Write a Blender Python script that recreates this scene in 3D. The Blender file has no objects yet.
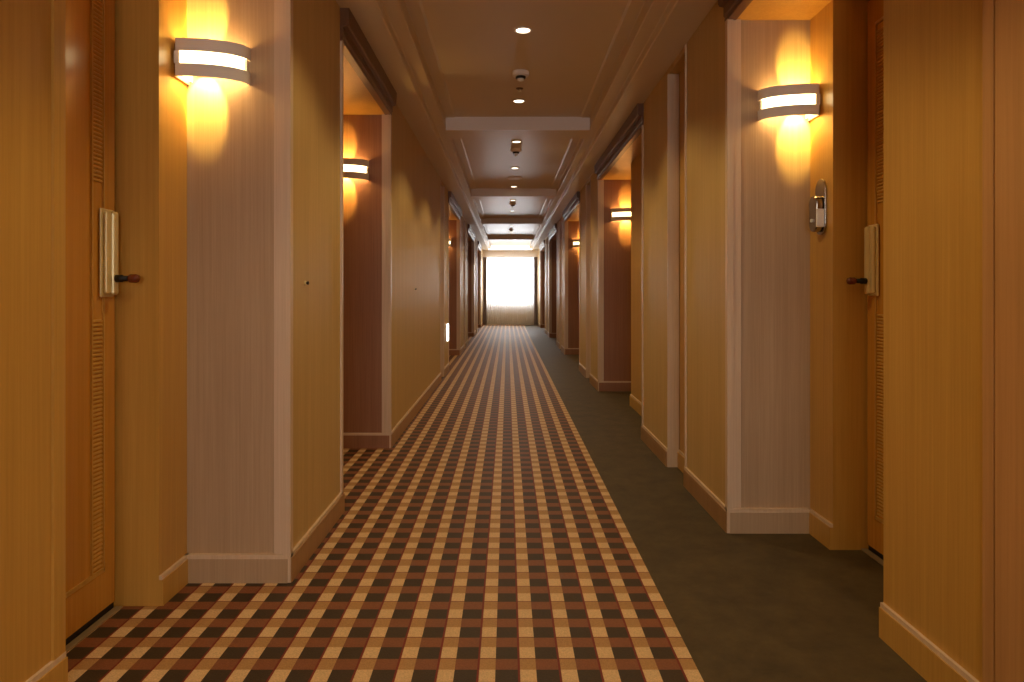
import bpy, bmesh, math
from mathutils import Vector

SC = bpy.context.scene
COL = SC.collection
H = 1.05            # camera height
F = 683.0           # focal length in pixels of the 1024 px frame
ZL = 2.24           # soffit above the door recesses
ZC = 2.39           # corridor ceiling border
ZT = 2.52           # raised ceiling
YEND = 21.66        # window end of the corridor
YBACK = -2.5
CX = 0.0875         # middle of the corridor

# ------------------------------------------------------------------ helpers
def tag(o, label=None, cat=None, group=None, kind=None):
    if label: o['label'] = label
    if cat: o['category'] = cat
    if group: o['group'] = group
    if kind: o['kind'] = kind
    return o

def empty(name, loc, rz=0.0):
    o = bpy.data.objects.new(name, None)
    o.empty_display_size = 0.05
    COL.objects.link(o); o.location = loc; o.rotation_euler = (0, 0, rz)
    return o

def obj(name, bm, mats, parent=None, smooth=False, bevel=0.0):
    bmesh.ops.recalc_face_normals(bm, faces=bm.faces[:])
    me = bpy.data.meshes.new(name)
    bm.to_mesh(me); bm.free()
    if not isinstance(mats, (list, tuple)): mats = [mats]
    for m in mats: me.materials.append(m)
    if smooth:
        for p in me.polygons: p.use_smooth = True
    o = bpy.data.objects.new(name, me)
    COL.objects.link(o)
    if parent: o.parent = parent
    if bevel:
        b = o.modifiers.new('bevel', 'BEVEL'); b.width = bevel; b.segments = 2; b.limit_method = 'ANGLE'
    return o

def box(bm, x0, x1, y0, y1, z0, z1, mi=0):
    if x0 > x1: x0, x1 = x1, x0
    if y0 > y1: y0, y1 = y1, y0
    v = [bm.verts.new(p) for p in ((x0,y0,z0),(x1,y0,z0),(x1,y1,z0),(x0,y1,z0),(x0,y0,z1),(x1,y0,z1),(x1,y1,z1),(x0,y1,z1))]
    for f in ((0,3,2,1),(4,5,6,7),(0,1,5,4),(1,2,6,5),(2,3,7,6),(3,0,4,7)):
        bm.faces.new([v[i] for i in f]).material_index = mi

def prism(bm, pts, z0, z1, mis=None, cap=0):
    """vertical prism over a closed outline; mis gives a material index for each side"""
    n = len(pts)
    lo = [bm.verts.new((p[0], p[1], z0)) for p in pts]
    hi = [bm.verts.new((p[0], p[1], z1)) for p in pts]
    bm.faces.new(lo).material_index = cap
    bm.faces.new(hi).material_index = cap
    for i in range(n):
        f = bm.faces.new((lo[i], lo[(i+1) % n], hi[(i+1) % n], hi[i]))
        f.material_index = mis[i] if mis else 0

def extrude_y(bm, prof, y0, y1, mi=0):
    """closed profile of (x, z) run along y"""
    n = len(prof)
    a = [bm.verts.new((p[0], y0, p[1])) for p in prof]
    b = [bm.verts.new((p[0], y1, p[1])) for p in prof]
    bm.faces.new(a).material_index = mi; bm.faces.new(b).material_index = mi
    for i in range(n):
        bm.faces.new((a[i], a[(i+1) % n], b[(i+1) % n], b[i])).material_index = mi

def lathe(bm, prof, c=(0, 0, 0), seg=32, axis='z', mi=0):
    rings = []
    for r, h in prof:
        ring = []
        for k in range(seg):
            a = 2*math.pi*k/seg
            u, w = r*math.cos(a), r*math.sin(a)
            p = (c[0]+u, c[1]+w, c[2]+h) if axis == 'z' else ((c[0]+h, c[1]+u, c[2]+w) if axis == 'x' else (c[0]+u, c[1]+h, c[2]+w))
            ring.append(bm.verts.new(p))
        rings.append(ring)
    for i in range(len(rings)-1):
        for k in range(seg):
            f = bm.faces.new((rings[i][k], rings[i][(k+1) % seg], rings[i+1][(k+1) % seg], rings[i+1][k]))
            f.material_index = mi
    bm.faces.new(rings[0]).material_index = mi
    bm.faces.new(rings[-1]).material_index = mi

def copy_tree(o, parent=None):
    c = o.copy(); COL.objects.link(c)
    if parent: c.parent = parent
    for ch in list(o.children): copy_tree(ch, c)
    return c

# ---------------------------------------------------------------- materials
def lin(c):
    return tuple((v/255/12.92 if v/255 <= .04045 else ((v/255+.055)/1.055)**2.4) for v in c) + (1,)

def mat(name, rgb, rough=0.5, metal=0.0, spec=0.5, emit=None, es=0):
    m = bpy.data.materials.new(name); m.use_nodes = True
    p = m.node_tree.nodes['Principled BSDF']
    p.inputs['Base Color'].default_value = lin(rgb)
    p.inputs['Roughness'].default_value = rough
    p.inputs['Metallic'].default_value = metal
    p.inputs['Specular IOR Level'].default_value = spec
    if emit:
        p.inputs['Emission Color'].default_value = emit + (1,)
        p.inputs['Emission Strength'].default_value = es
    return m

def grain(name, rgb, rgb2, rough=.5, sc=(160, 160, 2.5), bump=.05, spec=.5, detail=4, broad=.35):
    """striated paper or veneer: fine lines run along z, with slow broad variation"""
    m = mat(name, rgb, rough, 0, spec)
    nt = m.node_tree; N = nt.nodes; L = nt.links; p = N['Principled BSDF']
    tc = N.new('ShaderNodeTexCoord')
    mp = N.new('ShaderNodeMapping'); mp.inputs['Scale'].default_value = sc
    no = N.new('ShaderNodeTexNoise'); no.inputs['Scale'].default_value = 1; no.inputs['Detail'].default_value = detail
    no.inputs['Roughness'].default_value = .65
    mp2 = N.new('ShaderNodeMapping'); mp2.inputs['Scale'].default_value = tuple(s*.12 for s in sc)
    no2 = N.new('ShaderNodeTexNoise'); no2.inputs['Scale'].default_value = 1; no2.inputs['Detail'].default_value = 2
    mm = N.new('ShaderNodeMix'); mm.data_type = 'FLOAT'; mm.inputs[0].default_value = broad
    cr = N.new('ShaderNodeValToRGB')
    cr.color_ramp.elements[0].position = .32; cr.color_ramp.elements[0].color = lin(rgb2)
    cr.color_ramp.elements[1].position = .68; cr.color_ramp.elements[1].color = lin(rgb)
    bp = N.new('ShaderNodeBump'); bp.inputs['Strength'].default_value = bump; bp.inputs['Distance'].default_value = .002
    L.new(tc.outputs['Object'], mp.inputs['Vector']); L.new(mp.outputs[0], no.inputs['Vector'])
    L.new(tc.outputs['Object'], mp2.inputs['Vector']); L.new(mp2.outputs[0], no2.inputs['Vector'])
    L.new(no.outputs['Fac'], mm.inputs[2]); L.new(no2.outputs['Fac'], mm.inputs[3])
    L.new(mm.outputs[0], cr.inputs['Fac']); L.new(cr.outputs['Color'], p.inputs['Base Color'])
    L.new(no.outputs['Fac'], bp.inputs['Height']); L.new(bp.outputs['Normal'], p.inputs['Normal'])
    return m

M = {}
M['paper'] = grain('striated golden wallpaper', (208, 174, 112), (186, 152, 92), .5, bump=.10, spec=.45)
M['face'] = grain('striated rose beige veneer', (192, 162, 128), (172, 142, 108), .45, bump=.08)
M['wood'] = grain('honey oak veneer', (206, 158, 76), (186, 138, 60), .36, (90, 90, 1.6), .04, .5)
M['door'] = grain('varnished amber oak', (210, 150, 62), (188, 128, 48), .26, (70, 70, 1.3), .03, .6)
M['trim'] = grain('pale beige moulding', (222, 196, 166), (204, 176, 146), .3, bump=.02)
M['header'] = grain('dark brown moulding', (116, 76, 46), (100, 64, 38), .36, (2, 2, 60), .02, .4)
M['base'] = grain('brown baseboard paper', (176, 134, 88), (152, 112, 70), .4, bump=.05)
M['tan'] = grain('tan oak moulding', (198, 148, 92), (178, 128, 74), .35, (90, 90, 1.6), .04)
M['red'] = grain('striated red brown face', (160, 112, 80), (138, 92, 62), .45, bump=.08)  # darker, redder variant of the face colours, for facing panels past the first recesses
M['sill'] = mat('worn brass threshold', (160, 138, 104), .4, .3)
M['ceil'] = mat('satin beige ceiling paint', (216, 194, 158), .38, 0, .28)
M['beam'] = mat('pale ceiling beam paint', (238, 226, 216), .4)
M['steel'] = mat('satin champagne enamel', (240, 230, 214), .4, .0)
M['brass'] = mat('satin champagne brass', (226, 206, 150), .3, .3)
M['dark'] = mat('black rubber', (18, 12, 8), .5)
M['knobwood'] = mat('red brown polished wood', (104, 48, 26), .25)
M['white'] = mat('white plastic', (246, 244, 238), .4)
M['chrome'] = mat('polished steel', (170, 162, 150), .18, 1)
M['drape'] = grain('grey drape cloth', (150, 138, 142), (126, 114, 120), .9, (60, 60, 1), .1)
M['glow'] = mat('lit frosted glass', (255, 240, 205), .4, emit=(1.0, .80, .42), es=6)
M['lens'] = mat('lit downlight lens', (255, 245, 225), .4, emit=(1.0, .86, .62), es=5)
M['lens_dim'] = mat('unlit downlight lens', (190, 176, 160), .4)
M['foot'] = mat('glowing window glint', (255, 250, 240), .4, emit=(1.0, .95, .85), es=3.5)  # emissive stand-in for a reflection of the window, not a lamp

def plaid():
    m = mat('plaid carpet', (120, 70, 40), .6, 0, .35)
    nt = m.node_tree; N = nt.nodes; L = nt.links; p = N['Principled BSDF']
    tc = N.new('ShaderNodeTexCoord'); sx = N.new('ShaderNodeSeparateXYZ')
    L.new(tc.outputs['Object'], sx.inputs[0])
    def math_(op, a, b=None, c=None):
        n = N.new('ShaderNodeMath'); n.operation = op
        for i, v in enumerate((a, b, c)):
            if v is None: continue
            if isinstance(v, (int, float)): n.inputs[i].default_value = v
            else: L.new(v, n.inputs[i])
        return n.outputs[0]
    PX, PY = .1128, .1197
    u = math_('FRACT', math_('DIVIDE', math_('SUBTRACT', sx.outputs[0], .486 - 40*PX), PX))
    v = math_('FRACT', math_('DIVIDE', math_('SUBTRACT', sx.outputs[1], 1.945 - 80*PY), PY))
    cream = math_('LESS_THAN', u, .395)
    redl = math_('GREATER_THAN', u, .945)
    row = math_('LESS_THAN', v, .54)
    rowline = math_('MAXIMUM', math_('LESS_THAN', v, .04), 0)
    def mix(f, a, b):
        n = N.new('ShaderNodeMix'); n.data_type = 'RGBA'
        L.new(f, n.inputs[0])
        for k, c in ((6, a), (7, b)):
            if isinstance(c, tuple): n.inputs[k].default_value = c
            else: L.new(c, n.inputs[k])
        return n.outputs[2]
    c_cream = mix(row, lin((172, 130, 80)), lin((210, 176, 130)))
    c_dark = mix(row, lin((128, 76, 46)), lin((60, 44, 26)))
    c_red = lin((116, 34, 18))
    cc = mix(rowline, c_cream, lin((120, 62, 36)))
    col = mix(cream, c_dark, cc)
    col = mix(redl, col, c_red)
    no = N.new('ShaderNodeTexNoise'); no.inputs['Scale'].default_value = 260; no.inputs['Detail'].default_value = 2
    L.new(tc.outputs['Object'], no.inputs['Vector'])
    hv = N.new('ShaderNodeHueSaturation'); L.new(col, hv.inputs['Color'])
    L.new(math_('MULTIPLY_ADD', no.outputs['Fac'], .9, .55), hv.inputs['Value'])
    L.new(hv.outputs[0], p.inputs['Base Color'])
    bp = N.new('ShaderNodeBump'); bp.inputs['Strength'].default_value = .3; bp.inputs['Distance'].default_value = .002
    L.new(no.outputs['Fac'], bp.inputs['Height']); L.new(bp.outputs[0], p.inputs['Normal'])
    return m
M['plaid'] = plaid()

def green():
    m = mat('olive carpet', (74, 72, 44), .62, 0, .3)
    nt = m.node_tree; N = nt.nodes; L = nt.links; p = N['Principled BSDF']
    tc = N.new('ShaderNodeTexCoord')
    no = N.new('ShaderNodeTexNoise'); no.inputs['Scale'].default_value = 7; no.inputs['Detail'].default_value = 8; no.inputs['Roughness'].default_value = .75
    cr = N.new('ShaderNodeValToRGB')
    cr.color_ramp.elements[0].position = .3; cr.color_ramp.elements[0].color = lin((60, 48, 29))
    cr.color_ramp.elements[1].position = .72; cr.color_ramp.elements[1].color = lin((92, 76, 46))
    L.new(tc.outputs['Object'], no.inputs['Vector']); L.new(no.outputs['Fac'], cr.inputs[0]); L.new(cr.outputs[0], p.inputs['Base Color'])
    n2 = N.new('ShaderNodeTexNoise'); n2.inputs['Scale'].default_value = 300
    bp = N.new('ShaderNodeBump'); bp.inputs['Strength'].default_value = .35; bp.inputs['Distance'].default_value = .003
    L.new(tc.outputs['Object'], n2.inputs['Vector']); L.new(n2.outputs['Fac'], bp.inputs['Height']); L.new(bp.outputs[0], p.inputs['Normal'])
    return m
M['green'] = green()

def sheer():
    m = bpy.data.materials.new('white sheer cloth'); m.use_nodes = True
    nt = m.node_tree; N = nt.nodes; L = nt.links
    for n in list(N):
        if n.type != 'OUTPUT_MATERIAL': N.remove(n)
    out = [n for n in N if n.type == 'OUTPUT_MATERIAL'][0]
    d = N.new('ShaderNodeBsdfDiffuse'); d.inputs[0].default_value = lin((236, 234, 232))
    t = N.new('ShaderNodeBsdfTranslucent'); t.inputs[0].default_value = lin((240, 240, 240))
    tr = N.new('ShaderNodeBsdfTransparent')
    a = N.new('ShaderNodeMixShader'); a.inputs[0].default_value = .55
    b = N.new('ShaderNodeMixShader'); b.inputs[0].default_value = .30
    L.new(d.outputs[0], a.inputs[1]); L.new(t.outputs[0], a.inputs[2])
    L.new(a.outputs[0], b.inputs[1]); L.new(tr.outputs[0], b.inputs[2]); L.new(b.outputs[0], out.inputs[0])
    return m
M['sheer'] = sheer()

def glass():
    m = bpy.data.materials.new('window glass'); m.use_nodes = True
    nt = m.node_tree; N = nt.nodes; L = nt.links
    for n in list(N):
        if n.type != 'OUTPUT_MATERIAL': N.remove(n)
    out = [n for n in N if n.type == 'OUTPUT_MATERIAL'][0]
    g = N.new('ShaderNodeBsdfGlossy'); g.inputs['Roughness'].default_value = .02
    tr = N.new('ShaderNodeBsdfTransparent'); b = N.new('ShaderNodeMixShader'); b.inputs[0].default_value = .93
    L.new(g.outputs[0], b.inputs[1]); L.new(tr.outputs[0], b.inputs[2]); L.new(b.outputs[0], out.inputs[0])
    return m
M['glass'] = glass()

# ------------------------------------------------------------- side walls
# side geometry: corridor plane, near wall, side wall beside the sconce, door plane
SIDES = {
    'left':  dict(s=-1, pl=.790, near=1.170, side=1.160, door=1.300),
    'right': dict(s=+1, pl=.967, near=1.145, side=1.325, door=1.459),
}
# recesses: (y0, near-wall end, door jamb, y1)
REC = {
    'left':  [(-.20, 1.796, 2.273, 2.472), (3.24, 3.84, 4.386, 4.585), (9.10, 10.40, 11.10, 11.30),
              (13.5, 15.1, 15.80, 16.00), (18.0, 19.1, 19.80, 20.0)],
    'right': [(.62 + 4.25*k, 2.08 + 4.25*k, 2.78 + 4.25*k, 2.99 + 4.25*k) for k in range(5)],
}
REC['right'] = [tuple(min(v, YEND - .3) for v in r) for r in REC['right']]
NICHE = {'left': [(8.04, 8.45), (12.30, 12.68), (16.9, 17.3)], 'right': [(3.70, 4.10), (7.95, 8.35), (12.20, 12.60), (16.45, 16.85)]}
OUT = 1.75
PAPER, FACE, WOOD, RED = 0, 1, 2, 3

def side_path(name):
    """outline of the wall along the corridor, near to far, as (|x|, y, material of the edge that follows, base?)"""
    g = SIDES[name]; P = [(g['pl'], YBACK, PAPER, True)]
    ev = [('r', r) for r in REC[name]] + [('n', n) for n in NICHE[name]]
    ev.sort(key=lambda e: e[1][0])
    for kind, e in ev:
        if kind == 'n':
            a, b = e
            P += [(g['pl'], a, PAPER, False), (g['pl'] + .065, a, WOOD, True), (g['pl'] + .065, b, FACE, False), (g['pl'], b, PAPER, True)]
        else:
            y0, yn, yj, y1 = e
            P += [(g['pl'], y0, FACE, True), (g['near'], y0, WOOD, True), (g['near'], yn, WOOD, False)]
            back = g['door'] - .035
            yh = max(yj - .93, y0 + .05)
            if back > g['near'] + .02 and yh < yn:
                P += [(back, yn, WOOD, False), (back, yh, WOOD, False), (g['door'] + .05, yh, WOOD, False)]
            else:
                P += [(g['door'] + .05, yn, WOOD, False)]
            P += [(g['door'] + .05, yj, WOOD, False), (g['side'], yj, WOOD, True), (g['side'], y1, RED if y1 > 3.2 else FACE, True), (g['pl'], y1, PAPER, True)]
    P.append((g['pl'], YEND + .25, PAPER, False))
    return P

doorn = 0
for name in ('left', 'right'):
    g = SIDES[name]; s = g['s']; P = side_path(name)
    bm = bmesh.new()
    pts = [(s*p[0], p[1]) for p in P] + [(s*OUT, YEND + .25), (s*OUT, YBACK)]
    mis = [p[2] for p in P] + [0, 0]
    prism(bm, pts, 0, ZL, mis, 0)
    # wall above the soffit line, with the niche heads carried up to 2.34
    hp = [(s*g['pl'], YBACK)]
    yc = YBACK
    for (a, b) in NICHE[name]:
        box(bm, s*g['pl'], s*OUT, yc, a, ZL, 2.75, PAPER)
        box(bm, s*(g['pl'] + .065), s*OUT, a, b, ZL, 2.36, WOOD)
        box(bm, s*g['pl'], s*OUT, a, b, 2.36, 2.75, PAPER)
        yc = b
    box(bm, s*g['pl'], s*OUT, yc, YEND + .25, ZL, 2.75, PAPER)
    bm.normal_update()
    for f in bm.faces:
        if abs(f.calc_center_median().z - ZL) < 1e-4 and abs(f.normal.z) > .9 and len(f.verts) == 4: f.material_index = WOOD
    bmesh.ops.triangulate(bm, faces=[f for f in bm.faces if len(f.verts) > 4])
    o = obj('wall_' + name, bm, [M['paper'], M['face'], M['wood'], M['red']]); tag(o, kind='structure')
    # ---- baseboards, following the outline
    bm = bmesh.new(); bh = .105
    for i in range(len(P) - 1):
        a, b = P[i], P[i+1]
        if not a[3]: continue
        ax, ay, bx_, by = a[0], a[1], b[0], b[1]
        t = .014
        if abs(ax - bx_) < 1e-6:             # along the corridor; the room is on the smaller |x| side
            e0 = t if (i > 0 and P[i-1][0] > ax) else 0
            e1 = t if (i + 2 < len(P) and P[i+2][0] > ax and not (P[i+1][3] is False and False)) else 0
            if P[i+1][3] is False: e1 = 0
            if i > 0 and P[i-1][3] is False: e0 = 0
            x0 = s*ax; mi = 4 if a[2] == PAPER else 2
            y0_, y1_ = ay - e0, by + e1
            box(bm, x0, x0 - s*t, y0_, y1_, 0, bh - .014, mi)
            box(bm, x0, x0 - s*(t - .004), y0_ + (.004 if e0 else 0), y1_ - (.004 if e1 else 0), bh - .014, bh, 3)
        else:                                # facing walls: room is on the smaller y side when going outwards-in
            if by < 0: continue
            if bx_ < ax:
                t = .022; xa, xb = s*(ax - .0), s*bx_
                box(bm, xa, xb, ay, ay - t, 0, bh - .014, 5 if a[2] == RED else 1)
                box(bm, xa, xb, ay, ay - t + .0025, bh - .014, bh, 3)
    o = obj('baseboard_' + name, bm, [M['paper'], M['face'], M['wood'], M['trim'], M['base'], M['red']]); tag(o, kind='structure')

    # ---- vertical corner mouldings
    tn = 1 if name == 'left' else 2
    bm = bmesh.new()
    for (y0, yn, yj, y1) in REC[name]:
        top = ZL
        # wide casing on the facing wall at the outer corner, with a raised bead
        box(bm, s*g['pl'], s*(g['pl'] + .052), y1, y1 - .010, 0, top)
        box(bm, s*(g['pl'] + .0), s*(g['pl'] + .016), y1 - .010, y1 - .018, 0, top)
        box(bm, s*g['pl'], s*(g['pl'] - .010), y1 - .018, y1 + .014, 0, top)
        # thin bead on the near corner
        if y0 > 0:
            box(bm, s*g['pl'], s*(g['pl'] - .010), y0 - .016, y0, 0, top)
            box(bm, s*(g['pl'] - .010), s*(g['pl'] + .03), y0, y0 + .006, 0, top)
    for (a, b) in NICHE[name]:
        box(bm, s*g['pl'], s*(g['pl'] - .008), a - .014, a, 0, ZC)
        box(bm, s*(g['pl'] - .008), s*(g['pl'] + .06), b - .008, b, 0, 2.355)
    o = obj('trim_%d' % tn, bm, M['trim']); tag(o, kind='structure')
    # ---- end strips of the near walls
    bm = bmesh.new()
    for k, (y0, yn, yj, y1) in enumerate(REC[name]):
        if name == 'left':
            box(bm, s*g['near'], s*(g['near'] - .008), yn - .045, yn, 0, ZL)
        if k == 0 and name == 'right':
            box(bm, s*g['near'], s*(g['near'] - .015), 1.590, 1.625, 0, ZL, 1)
            box(bm, s*g['near'], s*(g['near'] - .006), 1.625, 1.634, 0, ZL)
            box(bm, s*g['near'], s*(g['near'] - .015), y0 + .1, 1.583, 0, ZL, 1)
    o = obj('trim_%d' % (tn + 2), bm, [M['wood'], M['tan']]); tag(o, kind='structure')
    # ---- moulded heads over the recesses, along the corridor plane
    bm = bmesh.new()
    for (y0, yn, yj, y1) in REC[name]:
        p0 = g['pl']
        prof = [(p0 + .03, ZL), (p0 - .008, ZL), (p0 - .012, ZL + .010), (p0 - .010, ZL + .020), (p0 - .016, ZL + .028),
                (p0 - .016, ZL + .066), (p0 - .034, ZL + .070), (p0 - .040, ZL + .080), (p0 - .044, ZC + .003), (p0 + .0, ZC + .003), (p0 + .0, ZL + .004), (p0 + .03, ZL + .004)]
        prof = [(s*a, z - .004) for a, z in prof]
        extrude_y(bm, prof, y0 - .02, y1 + .018)
    o = obj('trim_%d' % (tn + 4), bm, M['header']); tag(o, kind='structure')

# --------------------------------------------------------------- the doors
def make_door(n, name, rec):
    g = SIDES[name]; s = g['s']; y0, yn, yj, y1 = rec
    d = empty('door_%d' % n, (0, 0, 0)); tag(d, kind='structure')
    X = g['door']
    ya, yb = max(yj - .92, y0 + .08), yj - .012      # hinge edge hidden, latch edge yb
    if not (g['door'] - .035 > g['near'] + .02): ya = max(ya, yn)
    # slab with a raised border: leaf plus frame strips
    bm = bmesh.new()
    box(bm, s*(X + .004), s*(X + .045), ya, yb, .028, ZL - .016)
    lz = [(.17, .965), (1.40, 2.10)]
    f = .004
    box(bm, s*(X + .0), s*(X + .004), yb - .060, yb, .028, ZL - .016)
    box(bm, s*(X + .0), s*(X + .004), ya, ya + .06, .028, ZL - .016)
    for z0, z1 in ((.028, .15), (2.12, ZL - .016)):
        box(bm, s*(X + .0), s*(X + .004), ya + .06, yb - .06, z0, z1)
    obj('door_leaf', bm, M['door'], d)
    bm = bmesh.new()                                  # bead round the sunk field
    for z0, z1 in ((.15, .163), (2.107, 2.12)):
        box(bm, s*(X - .003), s*(X + .004), ya + .06, yb - .06, z0, z1)
    box(bm, s*(X - .003), s*(X + .004), yb - .066, yb - .060, .15, 2.12)
    box(bm, s*(X - .003), s*(X + .004), yb - .128, yb - .122, .163, 2.107)
    obj('panel_bead', bm, M['wood'], d)
    for z0, z1 in lz:                                 # louvred strips beside the latch stile
        bm = bmesh.new(); z = z0
        while z < z1 - .012:
            v = [(s*(X + .004), z), (s*(X - .001), z + .002), (s*(X - .001), z + .006), (s*(X + .004), z + .010)]
            extrude_y(bm, v, yb - .118, yb - .070)
            z += .0135
        tag(obj('louvre_strip', bm, M['wood'], d), 'column of narrow horizontal louvres')
    # dark rebate beside and below the leaf
    bm = bmesh.new()
    box(bm, s*(X + .012), s*(X + .045), yb + .002, yj - .001, .001, ZL - .002)
    box(bm, s*(X + .004), s*(X + .040), ya, yb, .0015, .026)
    tag(obj('seal', bm, M['dark'], d), 'black seal along the latch edge and foot of the door')
    bm = bmesh.new()
    box(bm, s*(X - .022), s*(X + .002), ya, yj - .004, 0, .0085)
    tag(obj('threshold', bm, M['sill'], d, bevel=.002), 'pale metal threshold strip')
    # lock plate and knob
    yc = yb - .052
    h = empty('lock_set', (0, 0, 0)); h.parent = d
    bm = bmesh.new()
    box(bm, s*X, s*(X - .007), yc - .036, yc + .036, 1.034, 1.318)
    h1 = obj('lock_plate', bm, M['brass'], h, bevel=.003)
    bm = bmesh.new()
    box(bm, s*(X - .0075), s*(X - .026), yc + .004, yc + .034, 1.040, 1.312)
    obj('lock_housing', bm, M['brass'], h, bevel=.008)
    bm = bmesh.new()
    box(bm, s*(X - .0075), s*(X - .020), yc - .026, yc + .002, 1.045, 1.308)
    obj('grip_rail', bm, M['brass'], h, bevel=.005)
    bm = bmesh.new()
    lathe(bm, [(.012, 0), (.012, -s*.020), (.009, -s*.024), (.009, -s*.040)], (s*(X - .0265), yc + .014, 1.094), 20, 'x')
    obj('knob_neck', bm, M['dark'], h, smooth=True)
    bm = bmesh.new()
    lathe(bm, [(.010, 0), (.014, -s*.005), (.0145, -s*.024), (.011, -s*.032), (.004, -s*.035)], (s*(X - .067), yc + .014, 1.094), 24, 'x')
    tag(obj('knob_end', bm, M['knobwood'], h, smooth=True), 'red brown wooden knob end')
    return d

k = 0
for name in ('left', 'right'):
    for r in REC[name][:3]:
        k += 1
        make_door(k, name, r)

# --------------------------------------------------------- floor and carpet
bm = bmesh.new(); box(bm, -OUT, OUT, YBACK, YEND + .25, -.10, 0)
tag(obj('floor', bm, M['green']), kind='structure')

# plaid carpet: follows the left wall into its recesses
g = SIDES['left']
pp = []
for p in side_path('left'):
    x = -(p[0] - .001)
    if p[0] > 1.31: x = -1.299
    pp.append((x, min(p[1], YEND - .02)))
pts = []
seen = None
for (y0, yn, yj, y1) in REC['left']:
    for q in ((-g['pl'] + .002, y0 + .002), (-g['near'] + .002, y0 + .002), (-g['near'] + .002, yn + .002), (-1.276, yn + .002), (-1.276, yj - .002), (-g['side'] + .002, yj - .002), (-g['side'] + .002, y1 - .002), (-g['pl'] + .002, y1 - .002)):
        pts.append(q)
pts = [(-g['pl'] + .002, YBACK + .01)] + pts + [(-g['pl'] + .002, YEND - .02), (.527, YEND - .02), (.527, YBACK + .01)]
bm = bmesh.new(); prism(bm, pts, .0005, .005); bm.normal_update()
bmesh.ops.triangulate(bm, faces=[f for f in bm.faces if len(f.verts) > 4])
tag(obj('plaid_carpet', bm, M['plaid']), 'brown, cream and rust checked carpet along the left side of the corridor', 'carpet')

# ------------------------------------------------------------------ ceiling
bm = bmesh.new()
def half(sg):
    return [(CX + sg*.8775, ZC), (CX + sg*.700, ZC), (CX + sg*.694, ZC + .006), (CX + sg*.690, ZC + .040), (CX + sg*.684, ZC + .046),
            (CX + sg*.612, ZC + .046), (CX + sg*.607, ZC + .050), (CX + sg*.607, ZT - .010), (CX + sg*.603, ZT - .007), (CX + sg*.536, ZT - .007), (CX + sg*.528, ZT - .003), (CX + sg*.522, ZT)]
prof = half(-1) + half(1)[::-1] + [(CX + .8775, 2.75), (CX - .8775, 2.75)]
extrude_y(bm, prof, YBACK, YEND + .25); bm.normal_update()
bmesh.ops.triangulate(bm, faces=[f for f in bm.faces if len(f.verts) > 4])
tag(obj('ceiling', bm, M['ceil']), kind='structure')
# cross beams in the raised part
for i, yb in enumerate((1.75, 5.73, 9.70, 13.6, 17.7)):
    bm = bmesh.new()
    box(bm, CX - .606, CX + .606, yb + .012, yb + .34, 2.412, ZT + .02)
    box(bm, CX - .606, CX + .606, yb, yb + .012, 2.408, ZT + .02, 1)
    tag(obj('trim_%d' % (7 + i), bm, [M['ceil'], M['beam']]), kind='structure') if i else bm.free()

# ------------------------------------------------------------- end walls
YB1, YB0 = YBACK, YBACK - .15
WX0, WX1, WZ0, WZ1 = -.70, .88, .70, 2.13
bm = bmesh.new()
Y0, Y1 = YEND + .02, YEND + .22
XL, XR = -.789, .966
box(bm, XL, WX0, Y0, Y1, 0, ZC - .001); box(bm, WX1, XR, Y0, Y1, 0, ZC - .001)
box(bm, WX0, WX1, Y0, Y1, 0, WZ0); box(bm, WX0, WX1, Y0, Y1, WZ1, ZC - .001)
tag(obj('wall_far', bm, M['beam']), kind='structure')
w = empty('window_1', (0, 0, 0)); tag(w, kind='structure')
bm = bmesh.new()
yy0, yy1 = Y0 + .08, Y0 + .13
box(bm, WX0, WX0 + .05, yy0, yy1, WZ0, WZ1); box(bm, WX1 - .05, WX1, yy0, yy1, WZ0, WZ1)
box(bm, WX0 + .05, WX1 - .05, yy0, yy1, WZ0, WZ0 + .05); box(bm, WX0 + .05, WX1 - .05, yy0, yy1, WZ1 - .05, WZ1)
box(bm, CX - .02, CX + .02, yy0, yy1, WZ0 + .05, WZ1 - .05)
obj('window_frame', bm, M['white'], w)
for a, b in ((WX0 + .05, CX - .02), (CX + .02, WX1 - .05)):
    bm = bmesh.new(); box(bm, a, b, Y0 + .10, Y0 + .106, WZ0 + .05, WZ1 - .05)
    obj('pane', bm, M['glass'], w)

# the other end of the corridor, behind the camera: a second daylight window
bm = bmesh.new()
box(bm, -.789, WX0, YB0, YB1, 0, ZC - .001); box(bm, WX1, .966, YB0, YB1, 0, ZC - .001)
box(bm, WX0, WX1, YB0, YB1, 0, WZ0); box(bm, WX0, WX1, YB0, YB1, WZ1, ZC - .001)
box(bm, -OUT, OUT, YB0 - .02, YB0, ZC, 2.75)
tag(obj('wall_back', bm, M['face']), kind='structure')
w = empty('window_2', (0, 0, 0)); tag(w, kind='structure')
bm = bmesh.new()
box(bm, WX0, WX0 + .05, YB0 + .04, YB0 + .09, WZ0, WZ1); box(bm, WX1 - .05, WX1, YB0 + .04, YB0 + .09, WZ0, WZ1)
box(bm, WX0 + .05, WX1 - .05, YB0 + .04, YB0 + .09, WZ0, WZ0 + .05); box(bm, WX0 + .05, WX1 - .05, YB0 + .04, YB0 + .09, WZ1 - .05, WZ1)
obj('window_frame', bm, M['white'], w)
bm = bmesh.new(); box(bm, WX0 + .05, WX1 - .05, YB0 + .06, YB0 + .066, WZ0 + .05, WZ1 - .05)
obj('pane', bm, M['glass'], w)
bd = bpy.data.lights.new('back_daylight', 'AREA'); bd.shape = 'RECTANGLE'; bd.size = 1.5; bd.size_y = 1.4; bd.energy = 26; bd.color = (.98, .93, .93)
bo = bpy.data.objects.new('back_daylight', bd); COL.objects.link(bo); bo.location = (CX, YB0 - .3, 1.45); bo.rotation_euler = (math.radians(90), 0, 0)

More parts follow.
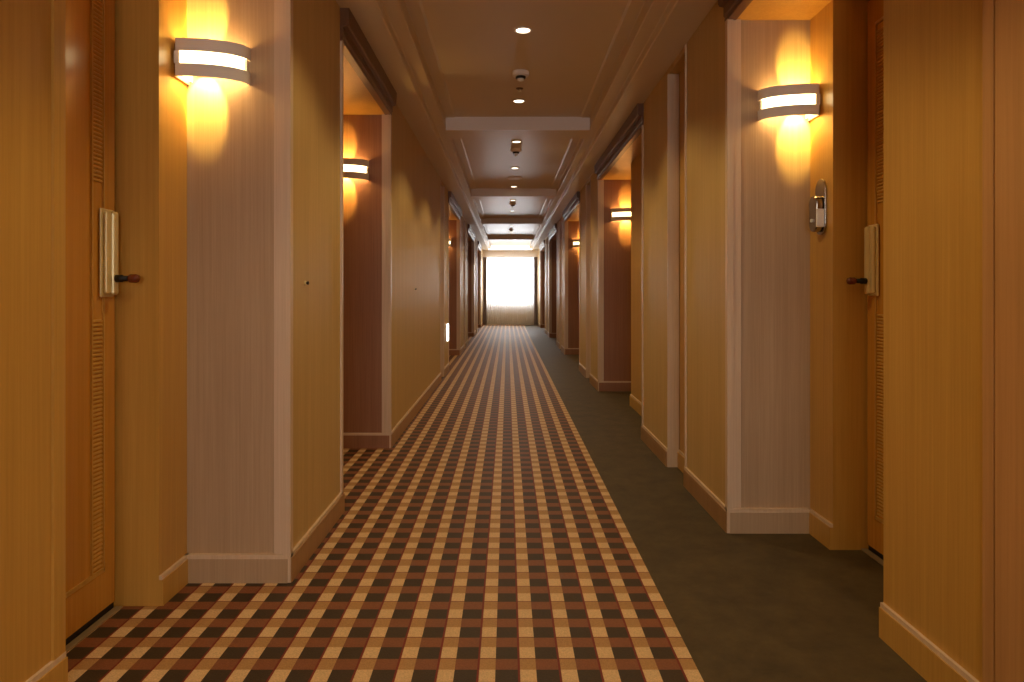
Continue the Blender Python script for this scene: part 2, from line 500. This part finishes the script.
# sheer curtain on its rail
cur = empty('sheer_curtain', (CX, YEND - .10, 0))
tag(cur, 'white gathered sheer curtain glowing in front of the window at the far end', 'curtain')
bm = bmesh.new()
n = 220; lo = []; hi = []
for i in range(n + 1):
    u = i/n; x = -.82 + 1.64*u
    yv = .018*math.sin(u*2*math.pi*26) + .006*math.sin(u*61)
    lo.append(bm.verts.new((x, yv, .03))); hi.append(bm.verts.new((x*.995, yv*.6, 2.135)))
for i in range(n): bm.faces.new((lo[i], lo[i+1], hi[i+1], hi[i]))
obj('cloth', bm, M['sheer'], cur, smooth=True)
bm = bmesh.new(); box(bm, -.86, .86, -.03, .03, 2.138, 2.165)
obj('rail', bm, M['white'], cur, bevel=.004)
for sx_, lab in ((-1, 'narrow grey drape gathered at the left edge of the far window'), (1, 'narrow grey drape gathered at the right edge of the far window')):
    bm = bmesh.new(); lo = []; hi = []; n = 36
    for side in (0, 1):
        rng = range(n + 1) if side == 0 else range(n, -1, -1)
        for i in rng:
            u = i/n; x = -.055 + .11*u; yv = .014*math.sin(u*2*math.pi*3) + (.004 if side else -.004)
            lo.append(bm.verts.new((x, yv, .02))); hi.append(bm.verts.new((x, yv, 2.15)))
    N_ = len(lo)
    for i in range(N_): bm.faces.new((lo[i], lo[(i+1) % N_], hi[(i+1) % N_], hi[i]))
    bm.faces.new(lo); bm.faces.new(hi)
    o = obj('drape', bm, M['drape'], None, smooth=False); o.location = (CX + sx_*.80, YEND - .20, 0)
    tag(o, lab, 'curtain', 'drapes at the far window')

# ---------------------------------------------------------- wall sconces
def arc(a, d, n=36, ex=2.5):
    P = []
    for i in range(n + 1):
        t = math.pi*i/n
        c, s_ = math.cos(t), math.sin(t)
        P.append((a*math.copysign(abs(c)**(2/ex), c), -d*abs(s_)**(2/ex)))
    return P

def shell(bm, outer, inner, z0, z1, mi=0):
    n = len(outer)
    R = [[bm.verts.new((p[0], p[1], z)) for p in pts] for pts, z in ((outer, z0), (outer, z1), (inner, z1), (inner, z0))]
    for j in range(4):
        A, B = R[j], R[(j+1) % 4]
        for i in range(n - 1):
            bm.faces.new((A[i], A[i+1], B[i+1], B[i])).material_index = mi
    bm.faces.new([R[j][0] for j in range(4)]).material_index = mi
    bm.faces.new([R[j][-1] for j in range(4)]).material_index = mi

def sweep(o, n=28):
    """outline of the shade seen from above, o = inset; starts at the straight end plate, sweeps round to the wall"""
    P = [(-.112 + o, 0.0), (-.112 + o, -.100 + o)]
    R_ = .012
    for i in range(6):
        a = math.pi + (math.pi/2)*i/5*-1
        P.append((-.112 + o + R_ + R_*math.cos(a), -(.100 - o + R_*math.sin(a)*.9)))
    x0, x1 = -.112 + o + R_, .112 - o
    for i in range(1, n + 1):
        t = (math.pi/2)*i/n
        P.append((x0 + (x1 - x0)*math.sin(t), -(.111 - o)*math.cos(t)**.95 if i < n else 0.0))
    return P

def make_sconce(sg):
    r = empty('wall_sconce', (0, 0, 0))
    fl = lambda pts: [(sg*a, b) for a, b in pts]
    for z0, z1 in ((-.066, -.022), (.022, .066)):
        bm = bmesh.new(); shell(bm, fl(sweep(0)), fl(sweep(.004)), z0, z1)
        obj('curved_band', bm, M['steel'], r)
    bm = bmesh.new()
    box(bm, sg*-.1120, sg*-.1085, -.101, -.001, -.0215, .0215)
    box(bm, sg*-.1120, sg*-.094, -.1105, -.1015, -.0215, .0215)
    obj('end_plate', bm, M['steel'], r)
    bm = bmesh.new()
    box(bm, sg*.094, sg*.106, -.020, -.001, -.0215, .0215)
    obj('side_bracket', bm, M['steel'], r)
    bm = bmesh.new()
    box(bm, -.088, .088, -.006, -.001, -.035, .035)
    obj('back_plate', bm, M['steel'], r)
    bm = bmesh.new(); shell(bm, fl(sweep(.012)), fl(sweep(.015)), -.055, .055)
    obj('glass_diffuser', bm, M['glow'], r, smooth=True)
    for up in (-1, 1):
        ld = bpy.data.lights.new('sconce_lamp', 'SPOT'); ld.energy = 15.0; ld.color = (1.0, .67, .13); ld.shadow_soft_size = .008
        ld.spot_size = math.radians(60); ld.spot_blend = .22
        lo_ = bpy.data.objects.new('sconce_lamp', ld); COL.objects.link(lo_); lo_.parent = r; lo_.location = (sg*-.052, -.084, .012*up)
        lo_.rotation_euler = (math.radians(90 + 47*up), 0, 0)
    ld = bpy.data.lights.new('sconce_lamp', 'POINT'); ld.energy = 1.7; ld.color = (1.0, .64, .2); ld.shadow_soft_size = .012
    lo_ = bpy.data.objects.new('sconce_lamp', ld); COL.objects.link(lo_); lo_.parent = r; lo_.location = (sg*-.035, -.045, 0)
    return r

protos = {'left': make_sconce(1), 'right': make_sconce(-1)}
used = set()
spots = [
    (-1.042, 2.472, 'left', 'pale banded wall sconce by the louvred door at the left front'),
    (-1.042, 4.585, 'left', 'wall sconce half hidden behind the edge of the second recess on the left'),
    (-1.042, 11.30, 'left', 'tiny distant glowing sconce on the left, beyond the long wall'),
    (1.207, 2.99, 'right', 'pale banded wall sconce above the steel call unit on the right'),
    (1.207, 7.24, 'right', 'middle one of the glowing sconces on the right, partly hidden by a corner'),
    (1.207, 11.49, 'right', 'tiny most distant glowing sconce on the right side'),
]
for x, y, sd, lab in spots:
    o = copy_tree(protos[sd]) if sd in used else protos[sd]
    used.add(sd)
    o.location = (x, y, 1.864)
    tag(o, lab, 'wall light', 'banded wall sconces in the door recesses')

# ------------------------------------------------------------ downlights
def make_downlight(lens):
    r = empty('downlight', (0, 0, 0))
    bm = bmesh.new()
    lathe(bm, [(.052, 0), (.052, -.004), (.047, -.006), (.042, -.006), (.039, -.003), (.039, 0)], (0, 0, 0), 36)
    obj('trim_ring', bm, M['beam'], r, smooth=True)
    bm = bmesh.new(); lathe(bm, [(.038, -.001), (.038, -.0025), (.025, -.004), (.010, -.0045)], (0, 0, 0), 32)
    obj('lens', bm, lens, r, smooth=True)
    return r
def add_spot(root):
    ld = bpy.data.lights.new('downlight_lamp', 'SPOT'); ld.energy = 28; ld.color = (1.0, .77, .41)
    ld.spot_size = math.radians(121); ld.spot_blend = .34; ld.shadow_soft_size = .03
    lo_ = bpy.data.objects.new('downlight_lamp', ld); COL.objects.link(lo_); lo_.parent = root; lo_.location = (0, 0, -.02)
dl = make_downlight(M['lens']); add_spot(dl)
ys = [3.83 + 1.42*i for i in range(-4, 12)]
names = {3.83: 'nearest lit round ceiling downlight, ahead of the smoke detector',
         5.25: 'lit round downlight just before the pale ceiling beam',
         6.67: 'lit round downlight just behind the first pale ceiling beam',
         8.09: 'lit round downlight, fourth from the front along the ceiling',
         9.51: 'lit round downlight over the warm ceiling strip before the second beam'}
first = True
for i, y in enumerate(ys):
    if y > 20.5 or abs(y - 17.9) < .2: continue
    o = dl if first else copy_tree(dl); first = False
    o.location = (CX, y, ZT - .0005)
    lab = None
    for kk, vv in names.items():
        if abs(kk - y) < .02: lab = vv
    if lab is None:
        if y < 3: lab = 'round recessed downlight overhead, nearer than the first downlight in view'
        else: lab = 'small faint downlight in the distant ceiling near the far window'
        grp = 'overhead downlights' if y < 3 else 'distant downlights'
    else: grp = 'downlights down the corridor ceiling'
    tag(o, lab, 'ceiling light', grp)

# smoke detector, sprinklers, speaker disc
det = empty('smoke_detector', (CX, 4.56, ZT))
tag(det, 'white round smoke detector with a dark slotted nose on the near ceiling', 'smoke detector')
bm = bmesh.new(); lathe(bm, [(.056, -.0005), (.056, -.022), (.050, -.030), (.030, -.032)], (0, 0, 0), 36); obj('base', bm, M['beam'], det, smooth=False)
bm = bmesh.new(); lathe(bm, [(.034, -.0325), (.034, -.042), (.030, -.046)], (0, 0, 0), 32); tag(obj('sensor_slots', bm, M['dark'], det), 'dark slotted ring')
bm = bmesh.new(); lathe(bm, [(.022, -.0465), (.022, -.056), (.012, -.062)], (0, 0, 0), 28); obj('nose', bm, M['white'], det)
def sprinkler(y, lab):
    r = empty('sprinkler_head', (CX, y, ZT)); tag(r, lab, 'sprinkler', 'ceiling sprinkler heads')
    bm = bmesh.new(); lathe(bm, [(.026, -.0005), (.026, -.004), (.014, -.006)], (0, 0, 0), 24); obj('rose', bm, M['header'], r)
    bm = bmesh.new(); lathe(bm, [(.005, -.0065), (.005, -.022), (.014, -.023), (.014, -.025)], (0, 0, 0), 16); obj('deflector', bm, M['brass'], r)
sprinkler(4.93, 'tiny dark sprinkler head between the smoke detector and a downlight')
sprinkler(7.30, 'small dark sprinkler head on the ceiling behind the first beam')
d2 = copy_tree(det); d2.location = (CX, 7.02, ZT); tag(d2, 'small round detector right behind the third downlight', 'smoke detector')
d3 = copy_tree(det); d3.location = (CX, 11.3, ZT); tag(d3, 'small dark detector on the ceiling behind the second beam', 'smoke detector')
d4 = copy_tree(det); d4.location = (CX, 15.9, ZT); tag(d4, 'most distant dark round detector on the pale ceiling near the window', 'smoke detector')
bm = bmesh.new(); lathe(bm, [(.10, -.0005), (.10, -.008), (.085, -.014)], (0, 0, 0), 36)
o = obj('ceiling_speaker', bm, M['beam']); o.location = (CX, 8.80, ZT)
tag(o, 'flat pale round speaker disc on the ceiling before the second beam', 'ceiling speaker')

# --------------------------------------------------- call unit on the right
cu = empty('call_unit', (1.325, 2.875, 1.29))
tag(cu, 'curved steel call unit with a white lower panel below the right front sconce', 'wall unit')
def capsule(bm, y0, y1, z0, z1, x0, x1, mi=0):
    r = (y1 - y0)/2; yc = (y0 + y1)/2; P = []
    for i in range(13):
        a = math.pi*i/12; P.append((yc + r*math.cos(a), z1 - r + r*math.sin(a)))
    for i in range(13):
        a = math.pi + math.pi*i/12; P.append((yc + r*math.cos(a), z0 + r + r*math.sin(a)))
    A = [bm.verts.new((x0, p[0], p[1])) for p in P]; B = [bm.verts.new((x1, p[0], p[1])) for p in P]
    bm.faces.new(A).material_index = mi; bm.faces.new(B).material_index = mi
    for i in range(len(P)): bm.faces.new((A[i], A[(i+1) % len(P)], B[(i+1) % len(P)], B[i])).material_index = mi
bm = bmesh.new(); capsule(bm, -.045, .045, 0, .235, -.001, -.010); obj('wall_plate', bm, M['chrome'], cu, bevel=.002)
bm = bmesh.new(); capsule(bm, -.036, .036, .012, .165, -.0105, -.042); obj('housing', bm, M['chrome'], cu, bevel=.006)
bm = bmesh.new(); box(bm, -.012, -.044, -.0455, -.0375, .030, .105); tag(obj('white_panel', bm, M['white'], cu, bevel=.002), 'white rectangular panel')
bm = bmesh.new(); lathe(bm, [(.007, 0), (.007, -.006)], (-.0425, 0, .060), 16, 'x'); obj('button', bm, M['white'], cu)

# ------------------------------------------- little hooks on the left wall
def hook(y, z, lab):
    r = empty('wall_hook', (-.79, y, z)); tag(r, lab, 'hook', 'brass studs on the left wall')
    bm = bmesh.new(); lathe(bm, [(.009, .0005), (.009, .004), (.006, .006)], (0, 0, 0), 16, 'x'); obj('rose', bm, M['brass'], r)
    bm = bmesh.new(); lathe(bm, [(.004, .0065), (.004, .010), (.007, .011), (.007, .015), (.003, .017)], (0, 0, 0), 16, 'x'); obj('peg', bm, M['dark'], r)
hook(2.66, 1.085, 'tiny brass stud on the narrow wall between the first two left recesses')
hook(5.80, 1.075, 'tiny brass stud on the long left wall beyond the second recess')

# window reflection low on the left, built as a small glowing panel
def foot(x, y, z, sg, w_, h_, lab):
    r = empty('window_glint', (x, y, z)); tag(r, lab, 'window glint')
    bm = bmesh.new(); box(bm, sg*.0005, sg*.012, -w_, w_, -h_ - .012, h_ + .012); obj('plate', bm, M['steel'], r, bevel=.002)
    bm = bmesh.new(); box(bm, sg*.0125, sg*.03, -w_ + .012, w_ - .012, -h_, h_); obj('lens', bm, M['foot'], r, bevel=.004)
foot(-.79, 8.80, .53, 1, .07, .11, 'bright white window glint low on the left wall beside the third recess')

# ------------------------------------------------------------------ light
wd = bpy.data.worlds.new('daylight'); SC.world = wd; wd.use_nodes = True
bg = wd.node_tree.nodes['Background']; bg.inputs[0].default_value = (.93, .97, 1, 1); bg.inputs[1].default_value = 4
ad = bpy.data.lights.new('window_daylight', 'AREA'); ad.shape = 'RECTANGLE'; ad.size = 1.5; ad.size_y = 1.45; ad.energy = 100; ad.color = (.95, .97, 1)
ao = bpy.data.objects.new('window_daylight', ad); COL.objects.link(ao); ao.location = (CX, YEND + .5, 1.6); ao.rotation_euler = (math.radians(-90), 0, 0)

# ----------------------------------------------------------------- camera
cd = bpy.data.cameras.new('camera'); cam = bpy.data.objects.new('camera', cd); COL.objects.link(cam)
cam.location = (0, 0, H); cam.rotation_euler = (math.radians(90), 0, 0)
cd.sensor_width = 36; cd.lens = F/1024*36; cd.shift_x = 4.5/1024; cd.shift_y = -49/1024; cd.clip_start = .02
SC.camera = cam
vs = SC.view_settings
vs.view_transform = 'Standard'; vs.look = 'None'; vs.gamma = 1; vs.use_curve_mapping = False; vs.exposure = 0
